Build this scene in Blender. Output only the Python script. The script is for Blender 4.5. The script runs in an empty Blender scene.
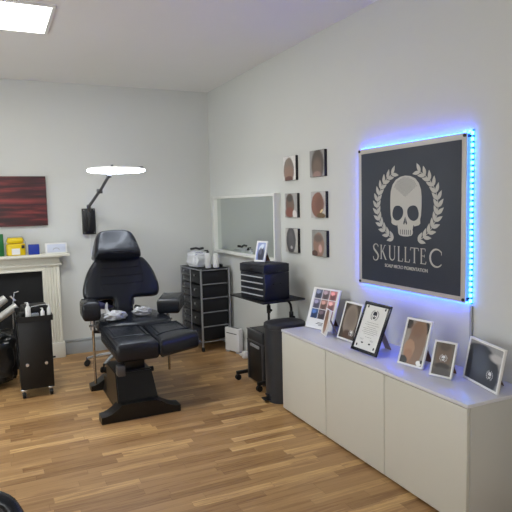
import bpy, bmesh, math, random
from mathutils import Vector, Matrix, noise
random.seed(7)
PI = math.pi
C = bpy.context.scene.collection
SC = bpy.context.scene

# ------------------------------------------------------------------ materials
def lin(c):
    return tuple(((v/255)/12.92 if v/255 <= .04045 else ((v/255+.055)/1.055)**2.4) for v in c) + (1,)

def new_mat(name):
    m = bpy.data.materials.new(name); m.use_nodes = True
    return m, m.node_tree.nodes, m.node_tree.links, m.node_tree.nodes['Principled BSDF']

def mat(name, col, rough=.5, metal=0, var=.06, scale=12, bump=0, bscale=60, coat=0, stretch=(1,1,1), emit=None, estr=0, trans=0, ior=1.45, spec=None):
    m, N, L, P = new_mat(name)
    tc = N.new('ShaderNodeTexCoord'); mp = N.new('ShaderNodeMapping'); mp.inputs['Scale'].default_value = stretch
    L.new(tc.outputs['Object'], mp.inputs['Vector'])
    nz = N.new('ShaderNodeTexNoise'); nz.inputs['Scale'].default_value = scale; nz.inputs['Detail'].default_value = 4
    L.new(mp.outputs[0], nz.inputs['Vector'])
    mx = N.new('ShaderNodeMix'); mx.data_type = 'RGBA'
    c = lin(col)
    mx.inputs[6].default_value = tuple(v*(1-var) for v in c[:3])+(1,)
    mx.inputs[7].default_value = tuple(min(1, v*(1+var)) for v in c[:3])+(1,)
    L.new(nz.outputs['Fac'], mx.inputs[0]); L.new(mx.outputs[2], P.inputs['Base Color'])
    P.inputs['Roughness'].default_value = rough; P.inputs['Metallic'].default_value = metal
    P.inputs['IOR'].default_value = ior
    if spec is not None: P.inputs['Specular IOR Level'].default_value = spec
    if coat: P.inputs['Coat Weight'].default_value = coat; P.inputs['Coat Roughness'].default_value = .08
    if trans: P.inputs['Transmission Weight'].default_value = trans
    if emit:
        P.inputs['Emission Color'].default_value = lin(emit); P.inputs['Emission Strength'].default_value = estr
    if bump:
        n2 = N.new('ShaderNodeTexNoise'); n2.inputs['Scale'].default_value = bscale; n2.inputs['Detail'].default_value = 5
        L.new(mp.outputs[0], n2.inputs['Vector'])
        b = N.new('ShaderNodeBump'); b.inputs['Strength'].default_value = bump; b.inputs['Distance'].default_value = .01
        L.new(n2.outputs['Fac'], b.inputs['Height']); L.new(b.outputs[0], P.inputs['Normal'])
    return m

def floor_mat():
    m, N, L, P = new_mat('oak_strip_laminate')
    tc = N.new('ShaderNodeTexCoord'); sp = N.new('ShaderNodeSeparateXYZ'); L.new(tc.outputs['Object'], sp.inputs[0])
    def M(op, a, b=None, c=None):
        n = N.new('ShaderNodeMath'); n.operation = op
        for i, v in enumerate((a, b, c)):
            if v is None: continue
            if isinstance(v, (int, float)): n.inputs[i].default_value = v
            else: L.new(v, n.inputs[i])
        return n.outputs[0]
    W = .064
    yr = M('DIVIDE', sp.outputs['Y'], W); row = M('FLOOR', yr); fy = M('FRACT', yr)
    wn = N.new('ShaderNodeTexWhiteNoise'); wn.noise_dimensions = '1D'; L.new(row, wn.inputs['W'])
    off = M('MULTIPLY', wn.outputs['Value'], 7.3)
    xl = M('DIVIDE', M('ADD', sp.outputs['X'], off), .46); col = M('FLOOR', xl); fx = M('FRACT', xl)
    cb = N.new('ShaderNodeCombineXYZ'); L.new(col, cb.inputs[0]); L.new(row, cb.inputs[1])
    w2 = N.new('ShaderNodeTexWhiteNoise'); w2.noise_dimensions = '3D'; L.new(cb.outputs[0], w2.inputs['Vector'])
    # grain
    g = N.new('ShaderNodeCombineXYZ')
    L.new(M('MULTIPLY', sp.outputs['X'], 2.2), g.inputs[0]); L.new(M('MULTIPLY', sp.outputs['Y'], 38), g.inputs[1]); L.new(M('MULTIPLY', w2.outputs['Value'], 40), g.inputs[2])
    gn = N.new('ShaderNodeTexNoise'); gn.inputs['Scale'].default_value = 1.6; gn.inputs['Detail'].default_value = 7; gn.inputs['Roughness'].default_value = .72
    L.new(g.outputs[0], gn.inputs['Vector'])
    g2 = N.new('ShaderNodeTexNoise'); g2.inputs['Scale'].default_value = .8; g2.inputs['Detail'].default_value = 5
    L.new(g.outputs[0], g2.inputs['Vector'])
    t = M('ADD', M('MULTIPLY', w2.outputs['Value'], .4), M('MULTIPLY', gn.outputs['Fac'], .6))
    r = N.new('ShaderNodeValToRGB'); L.new(t, r.inputs[0]); E = r.color_ramp.elements
    E[0].position = .22; E[0].color = lin((128, 92, 54)); E[1].position = .8; E[1].color = lin((226, 190, 134))
    for p, c in ((.38, (162, 124, 80)), (.58, (176, 138, 92)), (.7, (204, 164, 110))):
        e = E.new(p); e.color = lin(c)
    # darker knots and streaks
    st = M('LESS_THAN', g2.outputs['Fac'], .42)
    mx = N.new('ShaderNodeMix'); mx.data_type = 'RGBA'; L.new(M('MULTIPLY', st, .35), mx.inputs[0]); L.new(r.outputs[0], mx.inputs[6]); mx.inputs[7].default_value = lin((130, 88, 54))
    # joints
    j1 = M('LESS_THAN', fy, .03); j2 = M('LESS_THAN', fx, .005)
    j = M('MULTIPLY', M('MAXIMUM', j1, j2), .38)
    m2 = N.new('ShaderNodeMix'); m2.data_type = 'RGBA'; L.new(j, m2.inputs[0]); L.new(mx.outputs[2], m2.inputs[6]); m2.inputs[7].default_value = lin((84, 56, 36))
    L.new(m2.outputs[2], P.inputs['Base Color'])
    P.inputs['Roughness'].default_value = .42
    b = N.new('ShaderNodeBump'); b.inputs['Strength'].default_value = .08; b.inputs['Distance'].default_value = .002
    L.new(gn.outputs['Fac'], b.inputs['Height']); L.new(b.outputs[0], P.inputs['Normal'])
    return m

def photo_mat(name, bg, blobs, rough=.3, amp=.05):
    """a printed picture: soft ellipses over a background, all laid out on the print's own UV"""
    m, N, L, P = new_mat(name)
    uv = N.new('ShaderNodeUVMap')
    nz = N.new('ShaderNodeTexNoise'); nz.inputs['Scale'].default_value = 7; nz.inputs['Detail'].default_value = 3; L.new(uv.outputs[0], nz.inputs['Vector'])
    sb = N.new('ShaderNodeVectorMath'); sb.operation = 'SUBTRACT'; L.new(nz.outputs['Color'], sb.inputs[0]); sb.inputs[1].default_value = (.5, .5, .5)
    sc = N.new('ShaderNodeVectorMath'); sc.operation = 'SCALE'; sc.inputs['Scale'].default_value = amp; L.new(sb.outputs[0], sc.inputs[0])
    ad = N.new('ShaderNodeVectorMath'); ad.operation = 'ADD'; L.new(uv.outputs[0], ad.inputs[0]); L.new(sc.outputs[0], ad.inputs[1])
    rp = N.new('ShaderNodeMix'); rp.data_type = 'RGBA'; L.new(nz.outputs['Fac'], rp.inputs[0])
    c = lin(bg); rp.inputs[6].default_value = tuple(v*.8 for v in c[:3])+(1,); rp.inputs[7].default_value = tuple(min(1, v*1.15) for v in c[:3])+(1,)
    cur = rp.outputs[2]
    for (cx, cy, rx, ry, rot, col, soft) in blobs:
        mp = N.new('ShaderNodeMapping'); mp.vector_type = 'TEXTURE'
        mp.inputs['Location'].default_value = (cx, cy, 0); mp.inputs['Rotation'].default_value = (0, 0, math.radians(rot)); mp.inputs['Scale'].default_value = (rx, ry, 1)
        L.new(ad.outputs[0], mp.inputs['Vector'])
        # drop z
        se = N.new('ShaderNodeSeparateXYZ'); L.new(mp.outputs[0], se.inputs[0])
        co = N.new('ShaderNodeCombineXYZ'); L.new(se.outputs[0], co.inputs[0]); L.new(se.outputs[1], co.inputs[1])
        ln = N.new('ShaderNodeVectorMath'); ln.operation = 'LENGTH'; L.new(co.outputs[0], ln.inputs[0])
        mr = N.new('ShaderNodeMapRange'); mr.interpolation_type = 'SMOOTHSTEP'
        mr.inputs['From Min'].default_value = 1+soft; mr.inputs['From Max'].default_value = 1-soft
        L.new(ln.outputs['Value'], mr.inputs['Value'])
        mx = N.new('ShaderNodeMix'); mx.data_type = 'RGBA'; L.new(mr.outputs[0], mx.inputs[0]); L.new(cur, mx.inputs[6]); mx.inputs[7].default_value = lin(col)
        cur = mx.outputs[2]
    L.new(cur, P.inputs['Base Color']); P.inputs['Roughness'].default_value = rough
    return m

def emat(name, col, s):
    m = bpy.data.materials.new(name); m.use_nodes = True; N = m.node_tree.nodes; N.clear()
    e = N.new('ShaderNodeEmission'); e.inputs[0].default_value = lin(col); e.inputs[1].default_value = s
    o = N.new('ShaderNodeOutputMaterial'); m.node_tree.links.new(e.outputs[0], o.inputs[0]); return m

M = dict(
    wall=mat('wall_paint', (208, 209, 204), .75, var=.015, scale=3, bump=.03, bscale=200),
    ceil=mat('ceiling_paint', (232, 231, 226), .85, var=.015, scale=3),
    floor=floor_mat(),
    skirt=mat('skirting_grey', (160, 164, 166), .5), skirtw=mat('skirting_white', (208, 208, 204), .5),
    white=mat('white_gloss_paint', (232, 232, 230), .4, var=.03), cream=mat('mantel_paint', (226, 223, 210), .45, var=.03),
    black=mat('black_satin', (17, 17, 18), .45), blackm=mat('black_matte', (14, 14, 15), .8), fire=mat('fireboard', (17, 18, 20), .7, var=.3, scale=9),
    leather=mat('black_leather', (23, 27, 35), .26, var=.15, scale=30, bump=.2, bscale=120, coat=.1),
    navy=mat('navy_leather', (40, 42, 84), .4, bump=.1, bscale=120),
    basem=mat('chair_base_coat', (17, 17, 18), .32), metalb=mat('dark_bracket_metal', (92, 92, 96), .4, .6),
    chrome=mat('chrome', (206, 208, 212), .2, .75), brass=mat('warm_chrome_rod', (184, 170, 150), .25, 1), alu=mat('cart_tube', (158, 160, 164), .32, .6),
    drawer=mat('smoky_black_plastic', (52, 54, 58), .28, var=.2), drawers=mat('cart_side_plastic', (16, 18, 22), .5),
    tool=mat('toolbox_black', (17, 20, 29), .42), toolt=mat('toolbox_top', (42, 44, 50), .5),
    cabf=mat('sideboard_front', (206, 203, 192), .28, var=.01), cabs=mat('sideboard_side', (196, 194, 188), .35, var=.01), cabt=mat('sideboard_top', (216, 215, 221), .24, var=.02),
    bin=mat('graphite_bin', (56, 58, 62), .38, .3), binl=mat('graphite_lid', (44, 45, 49), .5),
    slate=mat('slate_panel', (50, 56, 68), .55, var=.05), plate=mat('brushed_plate', (196, 192, 186), .5, .1, var=.03), silver=mat('sign_silver', (190, 188, 182), .55, .1, var=.03),
    wplastic=mat('white_plastic', (222, 222, 220), .4), gplastic=mat('grey_plastic', (158, 160, 164), .4),
    yellow=mat('yellow_plastic', (226, 196, 20), .35), green=mat('green_card', (30, 104, 50), .5), blue=mat('blue_card', (26, 52, 150), .5),
    red=mat('red', (150, 30, 30), .5), paper=mat('paper', (224, 224, 222), .6, var=.02), ink=mat('ink', (60, 60, 64), .6), darkink=mat('dark_ink', (26, 28, 34), .6),
    wrap=mat('crumpled_plastic', (172, 174, 178), .25, var=.2, scale=30, bump=.5, bscale=50, coat=.4), wood=mat('frame_back_board', (92, 62, 46), .7, var=.2), woodl=mat('strut_card', (146, 132, 118), .7),
    foil=mat('silver_roll', (186, 186, 182), .35, .4, var=.15, scale=20), clearw=mat('pale_film', (226, 228, 232), .3, var=.08, scale=40, bump=.25, bscale=60, coat=.3),
    rubber=mat('rubber', (16, 16, 17), .6),
    mirror=mat('mirror_silver', (214, 220, 216), .02, 1, var=0), mframe=mat('mirror_frame_white', (228, 228, 222), .5),
    panel=emat('lamp_diffuser', (255, 252, 246), 5.0), ring=emat('ring_diffuser', (232, 242, 255), 24.0),
    led=emat('led_bead', (50, 140, 255), 22.0), ledb=emat('led_blue', (24, 74, 255), 60.0), tape=emat('led_tape', (18, 84, 255), 3.2),
    pull=mat('satin_silver_strip', (196, 198, 202), .35, .25),
    glass=mat('clear_plastic', (220, 226, 232), .08, trans=.7),
)

def painting_mat():
    m, N, L, P = new_mat('dark_red_sunset_print')
    uv = N.new('ShaderNodeUVMap'); mp = N.new('ShaderNodeMapping'); mp.inputs['Scale'].default_value = (1.2, 6, 1); mp.inputs['Rotation'].default_value = (0, 0, .12); L.new(uv.outputs[0], mp.inputs[0])
    nz = N.new('ShaderNodeTexNoise'); nz.inputs['Scale'].default_value = 1.8; nz.inputs['Detail'].default_value = 6; L.new(mp.outputs[0], nz.inputs['Vector'])
    r = N.new('ShaderNodeValToRGB'); L.new(nz.outputs['Fac'], r.inputs[0]); E = r.color_ramp.elements
    E[0].position = .3; E[0].color = lin((30, 14, 18)); E[1].position = .75; E[1].color = lin((150, 56, 54)); e = E.new(.5); e.color = lin((66, 24, 28))
    w = N.new('ShaderNodeSeparateXYZ'); L.new(uv.outputs[0], w.inputs[0])
    mr = N.new('ShaderNodeMapRange'); mr.inputs['From Min'].default_value = .46; mr.inputs['From Max'].default_value = .56; mr.interpolation_type = 'SMOOTHSTEP'
    a = N.new('ShaderNodeMath'); a.operation = 'SUBTRACT'; L.new(w.outputs[1], a.inputs[0]); a.inputs[1].default_value = .51
    b = N.new('ShaderNodeMath'); b.operation = 'ABSOLUTE'; L.new(a.outputs[0], b.inputs[0])
    mr.inputs['From Min'].default_value = .09; mr.inputs['From Max'].default_value = .0; L.new(b.outputs[0], mr.inputs[0])
    s = N.new('ShaderNodeMath'); s.operation = 'MULTIPLY'; L.new(mr.outputs[0], s.inputs[0]); s.inputs[1].default_value = .45
    mx = N.new('ShaderNodeMix'); mx.data_type = 'RGBA'; L.new(s.outputs[0], mx.inputs[0]); L.new(r.outputs[0], mx.inputs[6]); mx.inputs[7].default_value = lin((150, 62, 60))
    L.new(mx.outputs[2], P.inputs['Base Color']); P.inputs['Roughness'].default_value = .35
    return m
M['paint'] = painting_mat()

# ------------------------------------------------------------------ mesh helpers
def obj(name, bm, m, parent=None, sharp=35):
    bm.normal_update()
    me = bpy.data.meshes.new(name); bm.to_mesh(me); bm.free()
    for f in me.polygons: f.use_smooth = True
    me.set_sharp_from_angle(angle=math.radians(sharp))
    me.materials.append(m)
    o = bpy.data.objects.new(name, me); C.objects.link(o)
    if parent: o.parent = parent
    return o

def tag(o, label, cat, group=None):
    o['label'] = label; o['category'] = cat
    if group: o['group'] = group
    return o

def thing(name, label, cat, loc=(0, 0, 0), rz=0, group=None):
    o = bpy.data.objects.new(name, None); C.objects.link(o); o.empty_display_size = .1
    o.location = loc; o.rotation_euler = (0, 0, rz)
    return tag(o, label, cat, group)

def struct(name, bm, m, parent=None):
    o = obj(name, bm, m, parent)
    if not parent: o['kind'] = 'structure'
    return o

def nb(): return bmesh.new()

def box(bm, c, s, bev=0, seg=2, rot=None):
    r = bmesh.ops.create_cube(bm, size=1)
    v = r['verts']
    for q in v: q.co = Vector((q.co.x*s[0], q.co.y*s[1], q.co.z*s[2]))
    if bev:
        es = list({e for q in v for e in q.link_edges})
        rr = bmesh.ops.bevel(bm, geom=es, offset=bev, segments=seg, affect='EDGES', profile=.5)
        v = list({w for f in rr['faces'] for w in f.verts} | {q for q in v if q.is_valid})
    T = Matrix.Translation(c) @ (rot.to_4x4() if rot else Matrix.Identity(4))
    for q in v: q.co = T @ q.co
    return bm

def box2(bm, a, b, bev=0, seg=2):
    return box(bm, [(a[i]+b[i])/2 for i in range(3)], [abs(b[i]-a[i]) for i in range(3)], bev, seg)

def frame_of(d):
    d = Vector(d).normalized(); up = Vector((0, 0, 1)) if abs(d.z) < .9 else Vector((1, 0, 0))
    x = d.cross(up).normalized(); y = x.cross(d); return x, y

def tube(bm, pts, r, n=12, caps=True):
    pts = [Vector(p) for p in pts]; rs = r if isinstance(r, (list, tuple)) else [r]*len(pts)
    rings = []; px = None
    for i, p in enumerate(pts):
        d = (pts[min(i+1, len(pts)-1)]-pts[max(i-1, 0)])
        if px is None: x, y = frame_of(d)
        else:
            dn = d.normalized(); x = (px-dn*px.dot(dn)).normalized(); y = dn.cross(x)
        px = x
        dn = d.normalized(); y = dn.cross(x)
        rings.append([bm.verts.new(p+(x*math.cos(2*PI*k/n)+y*math.sin(2*PI*k/n))*rs[i]) for k in range(n)])
    for a, b in zip(rings, rings[1:]):
        for k in range(n): bm.faces.new((a[k], a[(k+1) % n], b[(k+1) % n], b[k]))
    if caps: bm.faces.new(rings[0][::-1]); bm.faces.new(rings[-1])
    return bm

def lathe(bm, prof, c=(0, 0, 0), n=24, sx=1, sy=1):
    rings = []
    for (r, z) in prof:
        rings.append([bm.verts.new((c[0]+r*sx*math.cos(2*PI*k/n), c[1]+r*sy*math.sin(2*PI*k/n), c[2]+z)) for k in range(n)])
    for a, b in zip(rings, rings[1:]):
        for k in range(n): bm.faces.new((a[k], a[(k+1) % n], b[(k+1) % n], b[k]))
    bm.faces.new(rings[0][::-1]); bm.faces.new(rings[-1])
    return bm

def poly(bm, pts, T=Matrix.Identity(4), h=0):
    """flat polygon in local XY, or a prism of height h, placed by T"""
    a = [bm.verts.new(T @ Vector((p[0], p[1], 0))) for p in pts]
    if not h: bm.faces.new(a); return bm
    b = [bm.verts.new(T @ Vector((p[0], p[1], h))) for p in pts]
    bm.faces.new(a[::-1]); bm.faces.new(b)
    n = len(pts)
    for k in range(n): bm.faces.new((a[k], a[(k+1) % n], b[(k+1) % n], b[k]))
    return bm

def smooth_outline(pts, it=3):
    for _ in range(it):
        q = []
        n = len(pts)
        for i in range(n):
            a, b = pts[i], pts[(i+1) % n]
            q.append((a[0]*.75+b[0]*.25, a[1]*.75+b[1]*.25)); q.append((a[0]*.25+b[0]*.75, a[1]*.25+b[1]*.75))
        pts = q
    return pts

def pad(bm, outline, z0, z1, r, T=Matrix.Identity(4), it=2, dome=.0, seg=4, seam=None):
    """cushion: smoothed outline (ccw), rounded edges of radius r, domed top"""
    P = smooth_outline(outline, it); n = len(P)
    nr = []
    for i in range(n):
        a, b = P[i-1], P[(i+1) % n]; t = Vector((b[0]-a[0], b[1]-a[1])).normalized(); nr.append((t.y, -t.x))
    cx = sum(p[0] for p in P)/n; cy = sum(p[1] for p in P)/n
    lv = []
    for k in range(seg+1):
        a = PI/2*k/seg; lv.append((r*(1-math.sin(a)), z0+r*(1-math.cos(a))))
    for k in range(seg+1):
        a = PI/2*k/seg; lv.append((r*(1-math.cos(a)), z1-r*(1-math.sin(a))))
    rings = []
    for ins, z in lv:
        rings.append([bm.verts.new(T @ Vector((P[i][0]-nr[i][0]*ins, P[i][1]-nr[i][1]*ins, z))) for i in range(n)])
    base = [(P[i][0]-nr[i][0]*r, P[i][1]-nr[i][1]*r) for i in range(n)]
    for s in (.75, .5, .25):
        rings.append([bm.verts.new(T @ Vector((cx+(q[0]-cx)*s, cy+(q[1]-cy)*s, z1+dome*(1-s*s)))) for q in base])
    for a, b in zip(rings, rings[1:]):
        for k in range(n): bm.faces.new((a[k], a[(k+1) % n], b[(k+1) % n], b[k]))
    c = bm.verts.new(T @ Vector((cx, cy, z1+dome)))
    for k in range(n): bm.faces.new((rings[-1][k], rings[-1][(k+1) % n], c))
    bm.faces.new(rings[0][::-1])
    return bm

def blob(bm, c, s, amp=.1, sc=6, sub=3, seed=0):
    r = bmesh.ops.create_icosphere(bm, subdivisions=sub, radius=1)
    for v in r['verts']:
        n = noise.noise(v.co*sc*.3+Vector((seed, seed*2, 0)))+.5*noise.noise(v.co*sc+Vector((seed, 0, 5)))
        v.co = Vector((v.co.x*s[0], v.co.y*s[1], v.co.z*s[2]))*(1+amp*n)+Vector(c)
    return bm

def quad_uv(T, w, h, z=0):
    """w x h rectangle in local XY (from 0,0) with a 0-1 UV"""
    bm = nb(); vs = [bm.verts.new(T @ Vector((x, y, z))) for x, y in ((0, 0), (w, 0), (w, h), (0, h))]
    f = bm.faces.new(vs); uv = bm.loops.layers.uv.new('UVMap')
    for l, c in zip(f.loops, ((0, 0), (1, 0), (1, 1), (0, 1))): l[uv].uv = c
    return bm

def axes(o, x, y, z): # matrix from origin and three axis vectors
    m = Matrix.Identity(4)
    for i, a in enumerate((x, y, z)):
        a = Vector(a)
        for k in range(3): m[k][i] = a[k]
    for k in range(3): m[k][3] = o[k]
    return m

XR, YB, H = 2.326, 6.139, 2.8185
XL, YF = -2.1, -1.3

# ------------------------------------------------------------------ room
struct('floor', box2(nb(), (XL-.1, YF-.1, -.1), (XR+.1, YB+.1, 0)), M['floor'])
struct('ceiling', box2(nb(), (XL-.1, YF-.1, H), (XR+.1, YB+.1, H+.1)), M['ceil'])
struct('wall_back', box2(nb(), (XL-.1, YB, 0), (XR+.1, YB+.1, H)), M['wall'])
struct('wall_right', box2(nb(), (XR, YF-.1, 0), (XR+.1, YB, H)), M['wall'])
WY0, WY1, WZ0, WZ1 = 2.8, 5.2, .5, 2.15
b = nb()
box2(b, (XL-.1, YF-.1, 0), (XL, YB, WZ0)); box2(b, (XL-.1, YF-.1, WZ1), (XL, YB, H)); box2(b, (XL-.1, YF-.1, WZ0), (XL, WY0, WZ1)); box2(b, (XL-.1, WY1, WZ0), (XL, YB, WZ1))
struct('wall_left', b, M['wall'])
b = nb(); FX0, FX1 = -2.0, -.3
box2(b, (XL-.1, YF-.1, 0), (XR+.1, YF, .3)); box2(b, (XL-.1, YF-.1, 2.2), (XR+.1, YF, H)); box2(b, (XL-.1, YF-.1, .3), (FX0, YF, 2.2)); box2(b, (FX1, YF-.1, .3), (XR+.1, YF, 2.2))
struct('wall_front', b, M['wall'])
b = nb()
for x in (FX0+.03, (FX0+FX1)/2, FX1-.03): box2(b, (x-.03, YF-.07, .3), (x+.03, YF-.01, 2.2))
for z in (.33, 2.17): box2(b, (FX0, YF-.07, z-.03), (FX1, YF-.01, z+.03))
struct('window_2', b, M['white'])
b = nb()
for y in (WY0+.03, (WY0+WY1)/2, WY1-.03): box2(b, (XL-.07, y-.03, WZ0), (XL-.01, y+.03, WZ1))
for z in (WZ0+.03, WZ1-.03): box2(b, (XL-.07, WY0, z-.03), (XL-.01, WY1, z+.03))
w = struct('window_1', b, M['white'])
g = box2(nb(), (XL-.05, WY0, WZ0), (XL-.045, WY1, WZ1)); obj('window_pane', g, mat('window_glass', (250, 250, 250), 0, var=0, trans=1, ior=1.02), w)
b = nb()
for x0, x1 in ((XL, -.64), (.64, XR)):
    box2(b, (x0, YB-.018, 0), (x1, YB, .125), .002); box2(b, (x0, YB-.012, .13), (x1, YB, .155), .003)
struct('baseboard_back', b, M['skirt'])
b = nb(); box2(b, (XR-.016, YF, 0), (XR, YB-.02, .12), .002); box2(b, (XR-.01, YF, .12), (XR, YB-.02, .14), .002)
struct('baseboard_right', b, M['skirtw'])

# ------------------------------------------------------------------ fireplace surround
t = thing('fireplace_surround', 'cream painted fireplace surround with fluted pilaster and mantel shelf, on back wall', 'fireplace', (0, YB, 0))
b = nb(); box2(b, (-.71, -.2, 1.062), (.71, 0, 1.09), .003)
obj('mantel_shelf', b, M['cream'], t)
b = nb(); box2(b, (-.62, -.09, .99), (.62, 0, 1.062)); box2(b, (-.64, -.13, 1.044), (.64, 0, 1.062), .004); box2(b, (-.64, -.115, .965), (.64, 0, .99), .006)
box2(b, (-.6, -.085, .925), (.6, 0, .965)); box2(b, (-.46, -.1, .915), (.46, 0, .93), .003)
obj('frieze', b, M['cream'], t)
for s in (-1, 1):
    b = nb(); x0, x1 = .45, .615
    pts = [(x0, 0), (x0, -.09)]
    for k in range(5):
        xa = x0+.018+k*.027
        pts += [(xa, -.09), (xa+.005, -.082), (xa+.017, -.082), (xa+.022, -.09)]
    pts += [(x1, -.09), (x1, 0)]
    pts = [(s*p[0], p[1]) for p in pts]
    if s < 0: pts = pts[::-1]
    poly(b, pts, Matrix.Translation((0, 0, .15)), .815)
    p = obj('pilaster', b, M['cream'], t, 20)
    b = nb(); box2(b, (s*.44, -.105, 0), (s*.632, 0, .16), .004); obj('plinth', b, M['cream'], p)
obj('fireboard', box2(nb(), (-.45, -.03, 0), (.45, -.005, .92)), M['fire'], t)
b = nb(); box2(b, (-.45, -.34, 0), (.45, -.0, .012), .003); obj('hearth', b, M['blackm'], t)

# painting
t = thing('landscape_picture', 'dark red and black streaked landscape picture above the mantel', 'picture', (0, YB-.002, 1.62))
obj('canvas', box2(nb(), (-.52, -.03, -.248), (.535, 0, .25), .002), M['blackm'], t)
obj('print', quad_uv(axes((-.52, -.031, -.248), (1, 0, 0), (0, 0, 1), (0, -1, 0)), 1.055, .498), M['paint'], t)

# things on the mantel
MZ = 1.0905
tag(obj('storage_box', box2(nb(), (-.06, 5.965, MZ), (.107, 6.03, MZ+.215), .004), M['green']), 'green box standing at the left end of the visible mantel shelf', 'box')
t = thing('sharps_container', 'bright yellow plastic container with a handle on the mantel', 'container', (.215, 6.0, MZ))
b = nb(); pad(b, [(-.088, -.045), (.088, -.045), (.088, .045), (-.088, .045)], 0, .115, .012, it=2); obj('body', b, M['yellow'], t)
b = nb(); pad(b, [(-.083, -.045), (.075, -.045), (.075, .045), (-.083, .045)], .118, .175, .02, it=2); obj('lid', b, M['yellow'], t)
obj('label_sticker', box2(nb(), (-.04, -.0465, .01), (.035, -.0452, .07)), M['paper'], t)
obj('latch', box2(nb(), (.05, -.052, .07), (.078, -.045, .1), .003), M['ink'], t)
b = nb(); tube(b, [(-.095, -.02, .02), (-.095, -.02, .12), (-.07, -.02, .18), (.06, -.02, .182), (.088, -.02, .13), (.095, -.02, .02)], .004); obj('handle', b, M['gplastic'], t)
t = thing('card_box', 'small square blue box on the mantel beside the yellow container', 'box', (.379, 6.0, MZ))
obj('body', box2(nb(), (-.05, -.03, 0), (.05, .03, .1), .003), M['blue'], t)
t = thing('photo_block', 'low clear and white block frame at right end of mantel', 'frame', (.588, 6.0, MZ))
obj('block', box2(nb(), (-.104, -.02, 0), (.104, .02, .105), .003), M['wplastic'], t)
b = nb(); box2(b, (-.085, -.023, .012), (.09, -.02, .093), .001); obj('card', b, mat('pale_lilac_card', (200, 206, 222), .3), t)
b = nb()
pts = [(.03*math.cos(a), -.0236, .035+.02*math.sin(a)) for a in [PI*k/10 for k in range(11)]]
tube(b, pts, .003, 6); obj('motif', b, M['gplastic'], t)

# ------------------------------------------------------------------ ring lamp
t = thing('ring_lamp', 'white LED ring lamp on black articulated arm fixed to back wall', 'lamp', (.94, YB, 1.4))
b = nb(); box2(b, (-.065, -.07, -.135), (.065, 0, .135), .006)
br = obj('wall_bracket', b, M['black'], t)
for x in (-.052, .052):
    for z in (-.12, .12): obj('screw', tube(nb(), [(x, -.068, z), (x, -.073, z)], .006, 8), M['chrome'], br)
b = nb(); box2(b, (-.02, -.1, -.1), (.02, -.07, .1), .004); box2(b, (-.035, -.09, .02), (.035, -.07, .05), .003); obj('clamp', b, M['black'], br)
b = nb()
tube(b, [(0, -.085, .1), (0, -.1, .14), (-.01, -.13, .16)], .02)
tube(b, [(-.01, -.13, .15), (.045, -.5, .30)], .015); tube(b, [(.0, -.17, .175), (.045, -.52, .315)], .008)
tube(b, [(.045, -.5, .295), (.07, -.88, .43)], .014)
tube(b, [(.02, -.5, .3), (.07, -.5, .3)], .022)
tube(b, [(.05, -.88, .43), (.09, -.88, .43)], .02)
obj('arm', b, M['metalb'], t)
RC = (.085, -1.139, .459)
b = nb()
n = 64; rings = []
for (r_, z_) in ((.242, .0), (.245, .012), (.235, .022), (.2, .024), (.193, .012), (.2, 0)):
    rings.append([b.verts.new((RC[0]+r_*math.cos(2*PI*k/n), RC[1]+r_*math.sin(2*PI*k/n), RC[2]+z_)) for k in range(n)])
for i in range(len(rings)-1):
    for k in range(n): b.faces.new((rings[i][k], rings[i][(k+1) % n], rings[i+1][(k+1) % n], rings[i+1][k]))
for k in range(n): b.faces.new((rings[-1][k], rings[-1][(k+1) % n], rings[0][(k+1) % n], rings[0][k]))
obj('ring_housing', b, M['wplastic'], t)
b = nb(); rings = []
for (r_, z_) in ((.246, .006), (.243, -.008), (.222, -.014), (.198, -.008), (.197, .004)):
    rings.append([b.verts.new((RC[0]+r_*math.cos(2*PI*k/n), RC[1]+r_*math.sin(2*PI*k/n), RC[2]+z_)) for k in range(n)])
for i in range(len(rings)-1):
    for k in range(n): b.faces.new((rings[i][k], rings[i+1][k], rings[i+1][(k+1) % n], rings[i][(k+1) % n]))
obj('ring_diffuser', b, M['ring'], t)
b = nb(); tube(b, [(RC[0]-.015, RC[1]+.26, RC[2]-.03), (RC[0]-.015, RC[1]+.24, RC[2]+.03), (RC[0]-.03, RC[1]+.1, RC[2]+.032)], .01)
tube(b, [(RC[0]-.035, RC[1], RC[2]+.025), (RC[0]-.035, RC[1], RC[2]+.05)], .012); tube(b, [(RC[0]-.21, RC[1], RC[2]+.026), (RC[0]+.21, RC[1], RC[2]+.026)], .006)
tube(b, [(RC[0]+.19, RC[1]-.05, RC[2]+.024), (RC[0]+.225, RC[1]-.05, RC[2]+.024)], .011)
obj('ring_mount', b, M['metalb'], t)
b = nb(); tube(b, [(.005, -.03, -.13), (.01, -.012, -.2), (.01, -.008, -.5), (.03, -.008, -.9), (.05, -.02, -1.2)], .004, 8)
obj('power_cord', b, M['wplastic'], t)

# ------------------------------------------------------------------ ceiling light
t = thing('ceiling_panel_light', 'bright square ceiling light panel at upper left', 'light', (.145, 4.165, H))
b = nb(); box2(b, (-.315, -.315, -.012), (.315, -.293, 0), .002); box2(b, (-.315, .293, -.012), (.315, .315, 0), .002); box2(b, (-.315, -.293, -.012), (-.293, .293, 0), .002); box2(b, (.293, -.293, -.012), (.315, .293, 0), .002)
obj('trim_frame', b, M['white'], t)
obj('diffuser', box2(nb(), (-.293, -.293, -.008), (.293, .293, 0)), M['panel'], t)

# ------------------------------------------------------------------ tattoo chair
t = thing('tattoo_chair', 'black leather reclining treatment chair with split leg rests, on black floor stand', 'chair', (.93, 4.4, 0))
def L(x, y, z=0): return (x-.93, y-4.4, z)
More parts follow.
